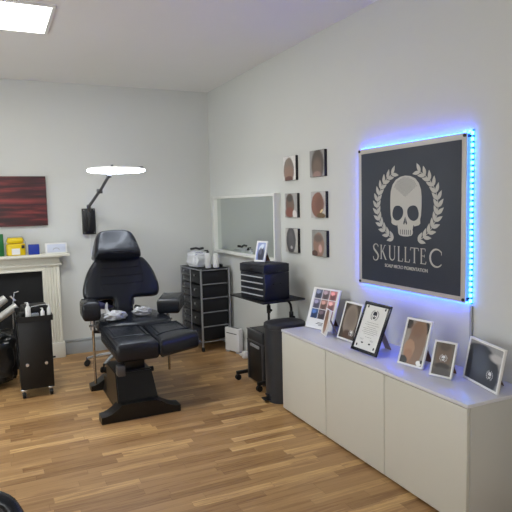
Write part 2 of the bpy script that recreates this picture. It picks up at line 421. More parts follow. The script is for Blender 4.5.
# base: two cross feet joined by a spine
b = nb()
def foot(bm, y0, y1, x0, x1, hx0, hx1, zc, ze):
    sec = []
    N_ = 16
    for k in range(N_+1):
        x = x0+(x1-x0)*k/N_
        if x < hx0: u = (hx0-x)/(hx0-x0)
        elif x > hx1: u = (x-hx1)/(x1-hx1)
        else: u = 0
        z = ze+(zc-ze)*(1-u)**2.2
        sec.append((x, z, u))
    vs = []
    for x, z, u in sec:
        ya = y0+.0*u; yb = y1-.03*u
        vs.append([bm.verts.new(L(x, ya, .002)), bm.verts.new(L(x, yb, .002)), bm.verts.new(L(x, yb, z)), bm.verts.new(L(x, ya, z))])
    for a, c in zip(vs, vs[1:]):
        for k in range(4): bm.faces.new((a[k], a[(k+1) % 4], c[(k+1) % 4], c[k]))
    bm.faces.new(vs[0][::-1]); bm.faces.new(vs[-1])
foot(b, 3.97, 4.12, .632, 1.215, .78, 1.05, .12, .05)
foot(b, 4.76, 4.9, .685, 1.19, .8, 1.04, .1, .045)
# spine
b2 = [(.78, .0), (1.06, .0), (1.04, .12), (.80, .12)]
T = axes(L(0, 4.05, 0.002), (1, 0, 0), (0, 0, 1), (0, 1, 0))
poly(b, b2[::-1], T, .75)
bmesh.ops.recalc_face_normals(b, faces=b.faces)
obj('floor_stand', b, M['basem'], t)
b = nb()
fr = [L(.765, 4.03, .05), L(1.075, 4.03, .05), L(1.035, 4.1, .325), L(.765, 4.1, .325)]
bk = [L(.765, 4.5, .05), L(1.075, 4.5, .05), L(1.035, 4.46, .325), L(.765, 4.46, .325)]
v = [b.verts.new(q) for q in fr+bk]
for f in ((0, 1, 2, 3), (7, 6, 5, 4), (1, 5, 6, 2), (4, 0, 3, 7), (3, 2, 6, 7), (0, 4, 5, 1)): b.faces.new([v[k] for k in f])
bmesh.ops.bevel(b, geom=list(b.edges), offset=.008, segments=2, affect='EDGES')
c1 = obj('column_cover', b, M['basem'], t)
b = nb(); box2(b, L(.77, 4.02, .315), L(.825, 4.1, .39), .003); obj('bracket_plate', b, M['metalb'], c1)
b = nb(); tube(b, [L(1.035, 4.2, .29), L(1.075, 4.2, .29)], .02); obj('adjuster_knob', b, M['rubber'], c1)
b = nb(); box2(b, L(.85, 4.15, .3), L(1.0, 4.42, .5), .01); box2(b, L(.83, 4.2, .44), L(1.05, 4.85, .5), .008); box2(b, L(.87, 4.05, .42), L(.97, 4.3, .47), .006)
box2(b, L(.8, 4.35, .46), L(1.2, 4.42, .5), .006)
obj('lift_column', b, M['basem'], t)
# seat
b = nb(); pad(b, [L(.77, 4.46)[:2], L(1.09, 4.40)[:2], L(1.34, 4.46)[:2], L(1.36, 4.8)[:2], L(1.28, 5.06)[:2], L(.80, 5.06)[:2], L(.74, 4.8)[:2]], .50, .615, .045, it=2, dome=.01)
obj('seat', b, M['leather'], t)
# leg rests
def rounded(P, k=.16):
    """quad with tightened corners for the smoother"""
    out = []
    n = len(P)
    for i in range(n):
        a, p, c = Vector(P[i-1]), Vector(P[i]), Vector(P[(i+1) % n])
        out += [tuple(p.lerp(a, k)), tuple(p), tuple(p.lerp(c, k))]
    return out
def legrest(BL, BR, FR, FL, zb, zf, th):
    """corners in world XY; top slopes from zb at the back to zf at the front"""
    pts = [L(*p)[:2] for p in (FL, FR, BR, BL)]
    b = nb(); pad(b, rounded(pts), -th, 0, .035, it=2, dome=.006)
    y0 = pts[0][1]; y1 = pts[3][1]
    def zz(x, y, z): return z+zf+(zb-zf)*(y-y0)/(y1-y0)
    for v in b.verts: v.co.z = zz(v.co.x, v.co.y, v.co.z)
    o = obj('leg_rest', b, M['leather'], t)
    q = lambda u, w: (lambda f, k: f.lerp(k, w))(Vector(pts[0]).lerp(Vector(pts[1]), u), Vector(pts[3]).lerp(Vector(pts[2]), u))
    s = nb()
    def line(uv, r):
        P = [q(u, w) for u, w in uv]; tube(s, [(p.x, p.y, zz(p.x, p.y, .0045)) for p in P], r, 8)
    line([(.05, .34), (.3, .37), (.5, .38), (.7, .37), (.95, .34)], .004)
    line([(.1, .9), (.5, .92), (.9, .9)], .003)
    line([(.14, .9), (.14, .4)], .003); line([(.86, .9), (.86, .4)], .003)
    obj('seam', s, M['leather'], o)
    u = nb(); c1, c2 = q(.5, .3), q(.5, .95)
    tube(u, [(c1.x, c1.y, zf-th+.02), (c2.x, c2.y, zb-th), L(.95, 4.5, .45)], .016); obj('support_arm', u, M['basem'], o)
legrest((.735, 4.50), (1.055, 4.46), (1.085, 4.0), (.765, 4.0), .605, .548, .135)
legrest((1.065, 4.42), (1.36, 4.43), (1.425, 4.09), (1.08, 3.98), .600, .545, .13)
# backrest, in a plane leaning back
BT = axes(L(1.03, 4.99, .60), (1, 0, 0), (0, math.sin(.2), math.cos(.2)), (0, -math.cos(.2), math.sin(.2)))
half = [(.085, -.02), (.085, .06), (.09, .125), (.13, .13), (.29, .122), (.325, .14), (.34, .2), (.325, .28), (.29, .38), (.23, .47), (.19, .5)]
out = [(-x-.0, y) for x, y in half][::-1]
out = half+[(-x, y) for x, y in half[::-1]]
b = nb(); pad(b, out, -.05, .055, .035, BT, it=2, dome=0)
# flatten fan artefacts: triangulated top faces are fine on this outline
bk = obj('backrest', b, M['leather'], t)
s = nb()
for yy, ww in ((.40, .16), (.33, .18), (.26, .19)):
    tube(s, [BT @ Vector((x*ww, yy+.004*x*x, .056)) for x in (-1, -.5, 0, .5, 1)], .004, 8)
for sx in (-1, 1): tube(s, [BT @ Vector((sx*q[0], q[1], .0555)) for q in ((.17, .46), (.19, .3), (.16, .2))], .003, 8)
obj('stitch_seam', s, M['leather'], bk)
u = nb(); box2(u, L(.98, 4.98, .4), L(1.08, 5.06, .58), .008); tube(u, [L(1.02, 5.03, .55), L(1.02, 5.13, 1.15)], .02)
obj('back_support', u, M['basem'], bk)
for p_, q_ in (((.89, 4.93, .64), (.94, 4.9, .66)), ((1.12, 4.9, .66), (1.17, 4.93, .64))): obj('hinge_knob', tube(nb(), [L(*p_), L(*q_)], .02), M['rubber'], bk)
# headrest: wedge cushion
HT = axes(L(1.0, 5.06, 1.055), (1, 0, 0), (0, math.sin(.12), math.cos(.12)), (0, -math.cos(.12), math.sin(.12)))
b = nb()
ho = [(.215, .0), (.205, .1), (.165, .25), (.10, .285), (-.10, .285), (-.155, .255), (-.20, .1), (-.215, .0)]
P_ = smooth_outline(ho, 2); n_ = len(P_)
def hz(x, y, k): # front bulge: thick low, a crease at .095 and a flatter slope above
    if y < .085: d = .085+.06*math.sin(PI*.5*max(0, y)/.085)
    else: d = .145-.125*((y-.085)/.2)
    return d
rings = []
for ins, fz in ((1, -.05), (1.0, .0), (.985, .55), (.95, .85), (.88, 1), (.7, 1.0), (.45, 1.02), (.2, 1.02)):
    rg = []
    for x, y in P_:
        yy = .13+(y-.13)*ins; xx = x*ins
        z = -.04 if fz < 0 else hz(xx, yy, 0)*fz
        rg.append(b.verts.new(HT @ Vector((xx, yy, z))))
    rings.append(rg)
for a, c in zip(rings, rings[1:]):
    for k in range(n_): b.faces.new((a[k], a[(k+1) % n_], c[(k+1) % n_], c[k]))
b.faces.new(rings[0][::-1]); b.faces.new(rings[-1])
hd = obj('headrest', b, M['leather'], t)
s = nb(); tube(s, [HT @ Vector((x, .088, .147-.9*x*x*.6)) for x in (-.19, -.1, 0, .1, .19)], .004, 8); obj('stitch_seam', s, M['leather'], hd)
# arm rests
def arm(cx, cy, cz, w, l, h, rz, tx, post_x, post_y, z_low, r=.011):
    T = Matrix.Translation(L(cx, cy, cz)) @ Matrix.Rotation(rz, 4, 'Z') @ Matrix.Rotation(tx, 4, 'X')
    b = nb(); pad(b, rounded([(-w/2, -l/2), (w/2, -l/2), (w/2, l/2), (-w/2, l/2)], .2), -h/2, h/2, h*.24, T, it=2, dome=.006)
    o = obj('armrest', b, M['leather'], t)
    u = nb(); tube(u, [L(post_x, post_y, cz-h/2+.01), L(post_x, post_y, z_low)], r); obj('arm_post', u, M['brass'], o)
    u = nb(); tube(u, [L(post_x, post_y, cz-h/2-.03), L(post_x, post_y, cz-h/2-.11)], r*1.9); tube(u, [L(post_x-.035, post_y-.02, cz-h/2-.07), L(post_x+.035, post_y-.02, cz-h/2-.07)], r*.8)
    obj('clamp', u, M['chrome'], o)
    u = nb(); tube(u, [L(post_x, post_y, .5), L(.9, post_y, .48)], .014); obj('cross_bar', u, M['basem'], o)
    return o
arm(.705, 4.74, .703, .145, .26, .155, math.radians(-3), 0, .73, 4.8, .05)
arm(1.40, 4.76, .69, .20, .26, .13, math.radians(-28), math.radians(6), 1.36, 4.74, .10)

# crumpled wrapped bundles on the seat
def bundle(c, s, seed, label, tail=None):
    b = nb(); blob(b, c, s, .28, 9, 4, seed)
    if tail: tube(b, tail, [.022, .014, .012, .004], 8)
    z = min(v.co.z for v in b.verts)
    for v in b.verts: v.co.z = max(v.co.z, .628)
    return tag(obj('plastic_wrap_bundle', b, M['wrap']), label, 'wrap', 'crumpled plastic bundles on chair seat')
bundle((.88, 4.58, .66), (.085, .055, .042), 3, 'crumpled grey plastic bundle with upright tail on left of seat', [(.83, 4.6, .67), (.815, 4.62, .71), (.82, 4.63, .745), (.825, 4.635, .765)])
bundle((1.12, 4.66, .66), (.08, .05, .04), 11, 'crumpled grey plastic bundle on right side of the chair seat')

# ------------------------------------------------------------------ stool behind the chair
t = thing('rolling_stool', 'navy padded rolling stool with chrome star base behind the treatment chair', 'stool', (1.05, 5.5, 0))
b = nb(); pad(b, [(.2*math.cos(2*PI*k/12), .19*math.sin(2*PI*k/12)) for k in range(12)], .575, .655, .03, it=1, dome=.012)
obj('seat', b, M['navy'], t)
b = nb(); tube(b, [(0, 0, .1), (0, 0, .58)], .022); obj('gas_column', b, M['chrome'], t)
for k in range(5):
    a = math.radians(162+72*k); d = Vector((math.cos(a), math.sin(a), 0))
    b = nb(); tube(b, [d*.02+Vector((0, 0, .115)), d*.15+Vector((0, 0, .1)), d*.28+Vector((0, 0, .075))], [.022, .018, .014], 10)
    lg = obj('leg', b, M['chrome'], t)
    b = nb(); c = d*.285; s_ = Vector((-d.y, d.x, 0))
    for q in (-1, 1): tube(b, [c+s_*q*.008+Vector((0, 0, .028)), c+s_*q*.026+Vector((0, 0, .028))], .028, 16)
    tube(b, [c+Vector((0, 0, .03)), c+Vector((0, 0, .085))], .008)
    obj('caster', b, M['rubber'], lg)

# ------------------------------------------------------------------ black trolley at left
t = thing('equipment_trolley', 'narrow black cabinet trolley on casters in front of the fireplace', 'trolley', (.28, 4.84, 0))
obj('body', box2(nb(), (-.13, 0, .075), (.125, .34, .63), .004), M['black'], t)
b = nb(); box2(b, (-.137, -.006, .63), (.14, .35, .638)); 
for a_, c_ in (((-.137, -.006, .638), (.14, .0, .675)), ((-.137, .344, .638), (.14, .35, .7)), ((-.137, -.006, .638), (-.131, .35, .675)), ((.134, -.006, .638), (.14, .35, .675))): box2(b, a_, c_)
obj('tray_top', b, M['black'], t)
for x in (-.075, .07):
    b = nb(); tube(b, [(x, 0, .28), (x, -.012, .28)], .013, 16); obj('knob', b, M['chrome'], t)
b = nb(); box2(b, (.125, .05, .3), (.15, .07, .312), .002); obj('side_hook', b, M['black'], t)
for x, y in ((-.11, .03), (.1, .03), (-.11, .31), (.1, .31)):
    b = nb(); tube(b, [(x-.012, y, .03), (x+.012, y, .03)], .03, 16); cs = obj('caster', b, M['rubber'], t)
    b = nb(); tube(b, [(x-.016, y, .03), (x+.016, y, .03)], .012, 10); box2(b, (x-.022, y-.02, .055), (x+.022, y+.02, .075), .003); obj('caster_fork', b, M['chrome'], cs)
TZ = .638
def bottle(x, y, z, r, h, m, label, cap=M['wplastic'], name='bottle', pump=True, group=None):
    t = thing(name, label, 'bottle', (x, y, z), 0, group)
    b = nb(); lathe(b, [(r*.9, 0), (r, .006), (r, h*.68), (r*.55, h*.8), (r*.4, h*.84)], n=20); obj('body', b, m, t)
    b = nb(); lathe(b, [(r*.45, h*.84), (r*.45, h*.93), (r*.25, h*.94), (r*.2, h)], n=16)
    if pump: tube(b, [(0, 0, h*.98), (-r*1.1, 0, h*.98)], r*.18, 8)
    obj('pump_cap', b, cap, t)
    return t
bottle(.235, 4.87, TZ, .02, .15, M['wplastic'], 'white pump bottle at the left front of the black trolley top')
bottle(.345, 4.87, TZ, .016, .095, M['wplastic'], 'small white bottle near front middle of black trolley top')
bottle(.40, 4.93, TZ, .016, .11, M['wplastic'], 'small white bottle at right end of black trolley top')
tag(obj('ink_jar', lathe(nb(), [(.03, 0), (.03, .06), (.024, .066)], (.185, 4.93, TZ)), M['black']), 'squat black jar on left of the black trolley top', 'jar')
b = nb(); box(b, (.29, 5.08, TZ+.05), (.2, .12, .1), .01); tag(obj('black_case', b, M['black']), 'black case at the back of the black trolley top', 'case')
b = nb(); box(b, (.285, 4.94, TZ+.022), (.07, .07, .044), .004); tag(obj('glass_dish', b, M['glass']), 'small clear dish between the white bottles on black trolley', 'dish')
b = nb(); tube(b, [(.2, 5.0, TZ+.005), (.27, 5.0, TZ+.09), (.34, 4.99, TZ+.1), (.385, 4.99, TZ+.102)], .005, 8); tag(obj('metal_tool', b, M['chrome']), 'thin shiny metal rod leaning across the black trolley top', 'tool')

# ------------------------------------------------------------------ crumpled bag and silver rolls at far left
b = nb(); r_ = bmesh.ops.create_icosphere(b, subdivisions=5, radius=1)
for v in r_['verts']:
    d = v.co.copy(); p = Vector((math.copysign(abs(d.x)**.45, d.x)*.27, math.copysign(abs(d.y)**.45, d.y)*.17, math.copysign(abs(d.z)**.5, d.z)*.22))
    q = noise.noise(d*3)*.1+noise.ridged_multi_fractal(Vector((d.x*2, d.y*2, d.z*7)), 1, 2, 3, 1, 2)*.035
    v.co = p*(1+q)+Vector((-.13, 5.33, .27))
    v.co.z = max(v.co.z, .014+.0)
    v.co.x = min(v.co.x, .14)
tag(obj('crumpled_holdall', b, mat('creased_black_vinyl', (17, 19, 21), .3, bump=.5, bscale=22)), 'creased black holdall bag on floor before fireplace, at left photo edge', 'bag')
for k, (a_, c_, r_) in enumerate((((-.2, 5.38, .555), (.085, 5.38, .765), .036), ((-.13, 5.22, .52), (.165, 5.22, .715), .032))):
    b = nb(); A = Vector(a_); D = Vector(c_); tube(b, [A, A.lerp(D, .3), A.lerp(D, .97), D], [r_, r_, r_, r_*.85], 20)
    tag(obj('foil_roll', b, M['foil']), ('upper' if k == 0 else 'lower')+' of the two pale silver rolls slanting over the black bag', 'roll', 'silver rolls on the black bag')
b = nb(); tube(b, [(.13, 5.3, .5), (.135, 5.3, .7), (.155, 5.3, .82)], .0035, 8); tube(b, [(.15, 5.3, .815), (.19, 5.3, .825)], .006, 8)
tube(b, [(.12, 5.3, .79), (.16, 5.3, .745)], .009, 8)
tag(obj('bag_strap_clip', b, M['chrome']), 'thin wire clip sticking up beside the silver rolls', 'clip')

# ------------------------------------------------------------------ drawer cart
t = thing('drawer_cart', 'chrome framed cart with ten small and five large black drawers, in back corner', 'drawer cart', (1.952, 5.5, 0), math.radians(3.8))
CW, CL, CH = .325, .555, .875
b = nb()
posts = ((0, 0), (CW, 0), (0, CL), (CW, CL))
for x, y in posts: tube(b, [(x, y, .05), (x, y, CH)], .0105, 12)
for z in (.10, .262, .414, .563, .712, .860):
    tube(b, [(0, 0, z), (CW, 0, z)], .006, 8); tube(b, [(0, CL, z), (CW, CL, z)], .006, 8)
for z in (.10, .862): tube(b, [(0, 0, z), (0, CL, z)], .007, 8); tube(b, [(CW, 0, z), (CW, CL, z)], .007, 8)
tube(b, [(.0, CL*.52, .1), (.0, CL*.52, .86)], .006, 8)
obj('tube_frame', b, M['alu'], t)
for x, y in posts:
    b = nb(); tube(b, [(x-.01, y, .024), (x+.01, y, .024)], .024, 14); tube(b, [(x, y, .024), (x, y, .06)], .007, 8); obj('caster', b, M['rubber'], t)
obj('top_panel', box2(nb(), (.005, .005, .862), (CW-.005, CL-.005, .872), .002), M['drawers'], t)
for k in range(5):
    z0 = .115+k*.15
    b = nb(); box2(b, (.012, .014, z0), (CW-.012, CL*.5-.004, z0+.132), .006)
    box2(b, (.0, .012, z0+.004), (.012, CL*.5-.006, z0+.128), .004)
    d = obj('large_drawer', b, M['drawer'] if 0 else M['drawers'], t)
    b = nb(); tube(b, [(0, CL*.25, z0+.085), (-.02, CL*.25, z0+.085)], [.008, .013], 12); obj('knob', b, M['chrome'], d)
for k in range(10):
    z0 = .115+k*.075
    b = nb(); box2(b, (.0, CL*.54, z0), (CW-.012, CL-.014, z0+.064), .004)
    d = obj('small_drawer', b, M['drawer'], t)
    b = nb(); tube(b, [(0, CL*.77, z0+.036), (-.018, CL*.77, z0+.036)], [.007, .012], 12); obj('knob', b, M['chrome'], d)

# things on the cart
DZ = .876
b = nb(); r_ = bmesh.ops.create_icosphere(b, subdivisions=4, radius=1)
for v in r_['verts']:
    d = v.co.copy(); q = 1+.16*noise.noise(d*2.2)+.07*noise.noise(d*6)
    v.co = Vector((math.copysign(abs(d.x)**.5, d.x)*.085, math.copysign(abs(d.y)**.5, d.y)*.145, math.copysign(abs(d.z)**.6, d.z)*.085))*q+Vector((2.03, 5.83, DZ+.08))
for v in b.verts: v.co.z = max(v.co.z, DZ)
t = tag(obj('clear_supply_bag', b, M['clearw']), 'pale clear plastic supply bag on top of the drawer cart', 'bag')
b = nb()
for k in range(7):
    zz = DZ+.05+k*.018; tube(b, [(1.965-.004*(k % 2)+.03*j, 5.70+.002*j+(.004 if k % 3 else 0), zz+.006*math.sin(j*2+k)) for j in range(4)], .0028, 6)
obj('printed_mark', b, mat('bag_print_violet', (110, 106, 150), .5), t)
b = nb(); tube(b, [(1.97, 5.86, DZ+.19), (2.02, 5.82, DZ+.2), (2.06, 5.8, DZ+.185)], .012, 8); tube(b, [(2.06, 5.82, DZ+.19), (2.1, 5.8, DZ+.197)], .013, 8)
tag(obj('black_hand_tool', b, M['black']), 'small black tool lying on the clear supply bag', 'tool')
bottle(2.07, 5.595, DZ, .032, .19, M['wplastic'], 'white bottle with black cap standing on the drawer cart', M['black'])
t = thing('tissue_roll', 'white paper roll on near corner of drawer cart beside white bottle', 'roll', (2.15, 5.57, DZ))
b = nb(); lathe(b, [(.022, 0), (.034, .004), (.034, .13), (.025, .145), (.012, .15)], n=20); obj('paper', b, M['wplastic'], t)
tag(obj('black_dish', box2(nb(), (2.18, 5.62, DZ), (2.25, 5.72, DZ+.025), .006), M['drawers']), 'low black dish at wall side of the drawer cart top', 'dish')

# ------------------------------------------------------------------ mirror on right wall
t = thing('wall_mirror', 'wide wall mirror in a thick white frame above the cart', 'mirror', (XR, 5.158, 1.326))
hw, hh, fw, fd = .751, .306, .026, .062
for zz in (-hh, hh-fw): obj('frame_rail', box2(nb(), (-fd, -hw, zz), (0, hw, zz+fw), .002), M['mframe'], t)
for yy in (-hw, hw-fw): obj('frame_stile', box2(nb(), (-fd, yy, -hh+fw), (0, yy+fw, hh-fw), .0), M['mframe'], t)
obj('mirror_glass', box2(nb(), (-.02, -hw+fw, -hh+fw), (-.004, hw-fw, hh-fw)), M['mirror'], t)

# ------------------------------------------------------------------ rolling stand, toolbox
SR = math.radians(4)
t = thing('rolling_tray_stand', 'black rolling tray stand with tube legs, against the right wall', 'stand', (1.89, 3.905, 0), SR)
obj('tray', box2(nb(), (0, 0, .752), (.40, .58, .765), .004), M['black'], t)
for y in (.17, .545):
    b = nb()
    arc = [(.37, y, .06), (.37, y, .66)]+[(.37-.07*(1-math.cos(a)), y, .66+.08*math.sin(a)) for a in (.4, .8, 1.2, 1.57)]+[(.1, y, .742)]
    tube(b, arc, .011)
    lg = obj('leg_frame', b, M['black'], t)
    b = nb(); tube(b, [(.37, y, .56), (.37, y, .63)], .018); tube(b, [(.37, y, .59), (.37, y-.045, .59)], .012); obj('height_knob', b, M['rubber'], lg)
    b = nb(); box2(b, (.03, y-.015, .05), (.385, y+.015, .08), .005); ft = obj('foot_bar', b, M['black'], t)
    for x in (.045, .365):
        b = nb(); tube(b, [(x, y-.015, .025), (x, y+.015, .025)], .025, 14); tube(b, [(x, y, .03), (x, y, .06)], .007, 8); obj('caster', b, M['rubber'], ft)
TR = math.radians(10)
t = thing('tool_chest', 'black metal tool chest with four chrome trimmed drawers on rolling stand', 'tool chest', (1.925, 3.95, .765), TR)
TW, TL, TH = .255, .34, .295
obj('chest_body', box2(nb(), (.006, 0, 0), (TW, TL, TH-.075), .004), M['tool'], t)
b = nb(); box2(b, (0, -.001, TH-.073), (TW, TL+.001, TH-.006), .003); ld = obj('lid', b, M['tool'], t)
obj('top_sheet', box2(nb(), (.012, .01, TH-.007), (TW-.012, TL-.01, TH-.001), .002), M['toolt'], ld)
b = nb(); tube(b, [(-.002, TL*.5, TH-.045), (-.008, TL*.5, TH-.045)], .012, 14); obj('lock', b, M['black'], ld)
for k in range(4):
    z0 = .008+k*.049
    b = nb(); box2(b, (0, .012, z0), (.02, TL-.012, z0+.044), .002); d = obj('drawer', b, M['tool'], t)
    b = nb(); box2(b, (-.008, .015, z0+.033), (.002, TL-.015, z0+.041), .002); obj('drawer_pull', b, M['pull'], d)
b = nb(); tube(b, [(TW*.35, 0, .13), (TW*.35, -.014, .14), (TW*.65, -.014, .14), (TW*.65, 0, .13)], .004, 8); obj('side_handle', b, M['black'], t)

def frame(name, label, cat, BL, BR, lean, h, bw, fm, pm, strut=None, z=.6105, matw=0, group=None, thick=.012):
    a = Vector((BL[0], BL[1], 0)); c = Vector((BR[0], BR[1], 0)); ex = (c-a); W = ex.length; ex.normalize()
    n = Vector((ex.y, -ex.x, 0))      # towards the viewer side
    if n.y > 0 and abs(n.x) < .5: n = -n
    if n.x > 0: n = -n
    back = -n
    up = Vector((0, 0, 1))*math.cos(lean)+back*math.sin(lean); nn = ex.cross(up)
    t = thing(name, label, cat, (a.x, a.y, z+.002+thick*math.sin(lean)), 0, group)
    T = axes((0, 0, 0), ex, up, nn)
    b = nb()
    for (x0, y0, x1, y1) in ((0, 0, W, bw), (0, h-bw, W, h), (0, bw, bw, h-bw), (W-bw, bw, W, h-bw)):
        q = nb(); box2(q, (x0, y0, -thick), (x1, y1, 0), .0012)
        for v in q.verts: v.co = T @ v.co
        me = bpy.data.meshes.new('x'); q.to_mesh(me); q.free(); b.from_mesh(me); bpy.data.meshes.remove(me)
    obj('frame_border', b, fm, t)
    obj('picture', quad_uv(T @ Matrix.Translation((bw, bw, -.003)), W-2*bw, h-2*bw), pm, t)
    b = nb(); box2(b, (bw*.5, bw*.5, -thick*.9), (W-bw*.5, h-bw*.5, -.004))
    for v in b.verts: v.co = T @ v.co
    bb = obj('backing', b, strut or M['wood'], t)
    # easel strut
    top = T @ Vector((W/2, h*.72, -thick)); zf = -(.001+thick*math.sin(lean))
    ft = top+back*(h*.72*math.cos(lean)*.42+.01); ft.z = zf+.0005
    b = nb(); wv = ex*.022
    vs = [b.verts.new(q) for q in (top-wv, top+wv, ft+wv*1.3, ft-wv*1.3)]; vs2 = [b.verts.new(q.co+back*.004) for q in vs]
    b.faces.new(vs); b.faces.new(vs2[::-1])
    for k in range(4): b.faces.new((vs[k], vs2[k], vs2[(k+1) % 4], vs[(k+1) % 4]))
    obj('easel_strut', b, strut or M['wood'], bb)
    return t, T, W

# emblem shapes in sign-local metres, centred on (0,0); y up
def E_leaf(cx, cy, a, l, w):
    pts = []
    for k in range(9):
        u = k/8; pts.append((u*l, w*math.sin(PI*u**.8)*.5))
    for k in range(7, 0, -1):
        u = k/8; pts.append((u*l, -w*math.sin(PI*u**.8)*.5))
    return [(cx+x*math.cos(a)-y*math.sin(a), cy+x*math.sin(a)+y*math.cos(a)) for x, y in pts]
def wreath(bm, T, h=.0008, nl=13, s=1.0, sides=(-1, 1)):
    R_ = .268
    for sgn in sides:
        arc = []
        for k in range(nl):
            th = math.radians(-66+k*(128/(nl-1)))   # 0 = straight out to the side
            x = sgn*R_*1.0*math.cos(th); y = R_*.93*math.sin(th); arc.append((x*s, y*s))
            tang = math.atan2(math.cos(th), -sgn*math.sin(th))  # upward along arc
            for q in (-1, 1):
                a = tang+q*.62
                poly(bm, [(px*s, py*s) for px, py in E_leaf(x, y, a, .066, .026)], T, h)
        for (x0, y0), (x1, y1) in zip(arc, arc[1:]):
            d = Vector((x1-x0, y1-y0)).normalized()*.0022*s; p = (-d.y, d.x)
            poly(bm, [(x0-p[0], y0-p[1]), (x1-p[0], y1-p[1]), (x1+p[0], y1+p[1]), (x0+p[0], y0+p[1])], T, h)
SK = [(-.140, .06), (-.136, .10), (-.118, .140), (-.088, .168), (-.045, .184), (0, .189), (.045, .184), (.088, .168), (.118, .140), (.137, .10), (.142, .06), (.142, -.0), (.138, -.05), (.130, -.075), (.132, -.098), (.12, -.108), (.072, -.118), (.066, -.16), (.055, -.172), (.02, -.179), (-.02, -.179), (-.055, -.172), (-.064, -.16), (-.07, -.118), (-.116, -.108), (-.130, -.098), (-.129, -.075), (-.137, -.05), (-.141, 0)]
def skull(bm, T, s=1.0, h=.0008): poly(bm, [(x*s, y*s) for x, y in reversed(SK)][::-1] if 0 else [(x*s, y*s) for x, y in SK[::-1]], T, h)
def ell(cx, cy, rx, ry, n=20): return [(cx+rx*math.cos(2*PI*k/n), cy+ry*math.sin(2*PI*k/n)) for k in range(n)]
def skull_holes(bm, T, s=1.0, h=.0004, teeth=True):
    S = lambda P: [(x*s, y*s) for x, y in P]
    eyeL = [(-.120, -.03), (-.118, -.062), (-.09, -.084), (-.055, -.082), (-.026, -.060), (-.016, -.03), (-.026, -.004), (-.06, .01), (-.1, .006)]
    poly(bm, S(smooth_outline(eyeL, 1)), T, h); poly(bm, S(smooth_outline([(-x, y) for x, y in eyeL][::-1], 1)), T, h)
    poly(bm, S([(-.002, -.06), (-.018, -.1), (-.01, -.108), (-.002, -.095)]), T, h); poly(bm, S([(.002, -.06), (.002, -.095), (.01, -.108), (.018, -.1)]), T, h)
    if teeth:
        for x in (-.045, -.025, -.007, .011, .029, .047): poly(bm, S([(x-.0022, -.168), (x+.0022, -.168), (x+.0022, -.138), (x-.0022, -.138)]), T, h)
        for sg in (-1, 1):
            P = [(sg*.074, -.108), (sg*.08, -.112), (sg*.07, -.145), (sg*.066, -.14)]
            poly(bm, S(P if sg > 0 else P[::-1]), T, h)

def mini_logo(t, T, cx, cy, s, m, hole):
    """small printed emblem on a framed picture"""
    TT = T @ Matrix.Translation((cx, cy, -.0028))
    b = nb(); wreath(b, TT, .0004, 7, s); skull(b, TT, s, .0004); e = obj('printed_emblem', b, m, t)
    b = nb(); skull_holes(b, TT @ Matrix.Translation((0, 0, .0004)), s, .0002, False); obj('emblem_eyes', b, hole, e)

# photo materials
hair = (92, 84, 76)
pics = {
 'collage': [],
}
wf = M['white']
# small photo frame on the tool chest
pm = photo_mat('blue_grey_figure_photo', (150, 165, 205), [(.55, .3, .4, .45, 0, (58, 60, 78), .3), (.5, .75, .3, .14, 20, (214, 224, 240), .3), (.45, .5, .16, .2, 0, (96, 98, 120), .3)])
frame('framed_photo', 'small white framed bluish photo standing on the black tool chest', 'frame', (1.965, 4.215), (2.012, 4.112), .28, .175, .014, wf, pm, z=.765+TH)

G = 'framed photographs on the sideboard'
# 3x3 collage
t, T, W = frame('framed_photo', 'large white frame with a grid of nine small photos, far end of sideboard', 'frame', (2.094, 3.609), (2.151, 3.341), .34, .305, .012, wf, M['paper'], M['wood'], group=G)
cols = [[(110, 116, 140), (150, 130, 138), (200, 130, 130)], [(130, 126, 150), (170, 130, 120), (206, 150, 146)], [(70, 100, 150), (96, 82, 92), (176, 140, 138)]]
for r in range(3):
    for c in range(3):
        cc = cols[r][c]
        pmm = photo_mat('collage_shot', cc, [(.5, .35, .42, .5, 0, tuple(int(v*.6) for v in cc), .4), (.4, .7, .3, .2, 0, tuple(min(255, int(v*1.3)) for v in cc), .4)], amp=.25)
        obj('collage_shot', quad_uv(T @ Matrix.Translation((.028+c*.075, .225-r*.075, -.0024)), .070, .070), pmm, t)
b = nb()
for k, wd in enumerate((.07, .1, .04)):
    poly(b, [(.12-wd/2+.03, .045-k*.009), (.12+wd/2+.03, .045-k*.009), (.12+wd/2+.03, .049-k*.009), (.12-wd/2+.03, .049-k*.009)], T @ Matrix.Translation((0, 0, -.0026)), .0003)
obj('caption', b, M['ink'], t)
# small card in front
pm = photo_mat('brown_scalp_card', (220, 214, 210), [(.36, .55, .3, .52, 0, (128, 92, 70), .15), (.42, .35, .2, .25, 0, (160, 116, 92), .3)])
t, T, W = frame('photo_card', 'small narrow photo card of a brown head before the nine photo frame', 'card', (2.083, 3.37), (2.05, 3.25), .24, .185, .006, wf, pm, M['woodl'], thick=.005)
pm = photo_mat('shaved_crown_photo', (70, 62, 54), [(.5, .52, .42, .47, 0, (150, 136, 122), .12), (.5, .62, .33, .3, 0, (128, 116, 104), .5), (.5, .1, .3, .15, 0, (90, 70, 58), .3)])
t, T, W = frame('framed_photo', 'white framed photo of a shaved crown, just left of the black certificate', 'frame', (2.101, 3.194), (2.103, 2.998), .32, .26, .012, wf, pm, M['wood'], group=G)
mini_logo(t, T, .14, .055, .085, M['paper'], M['ink'])
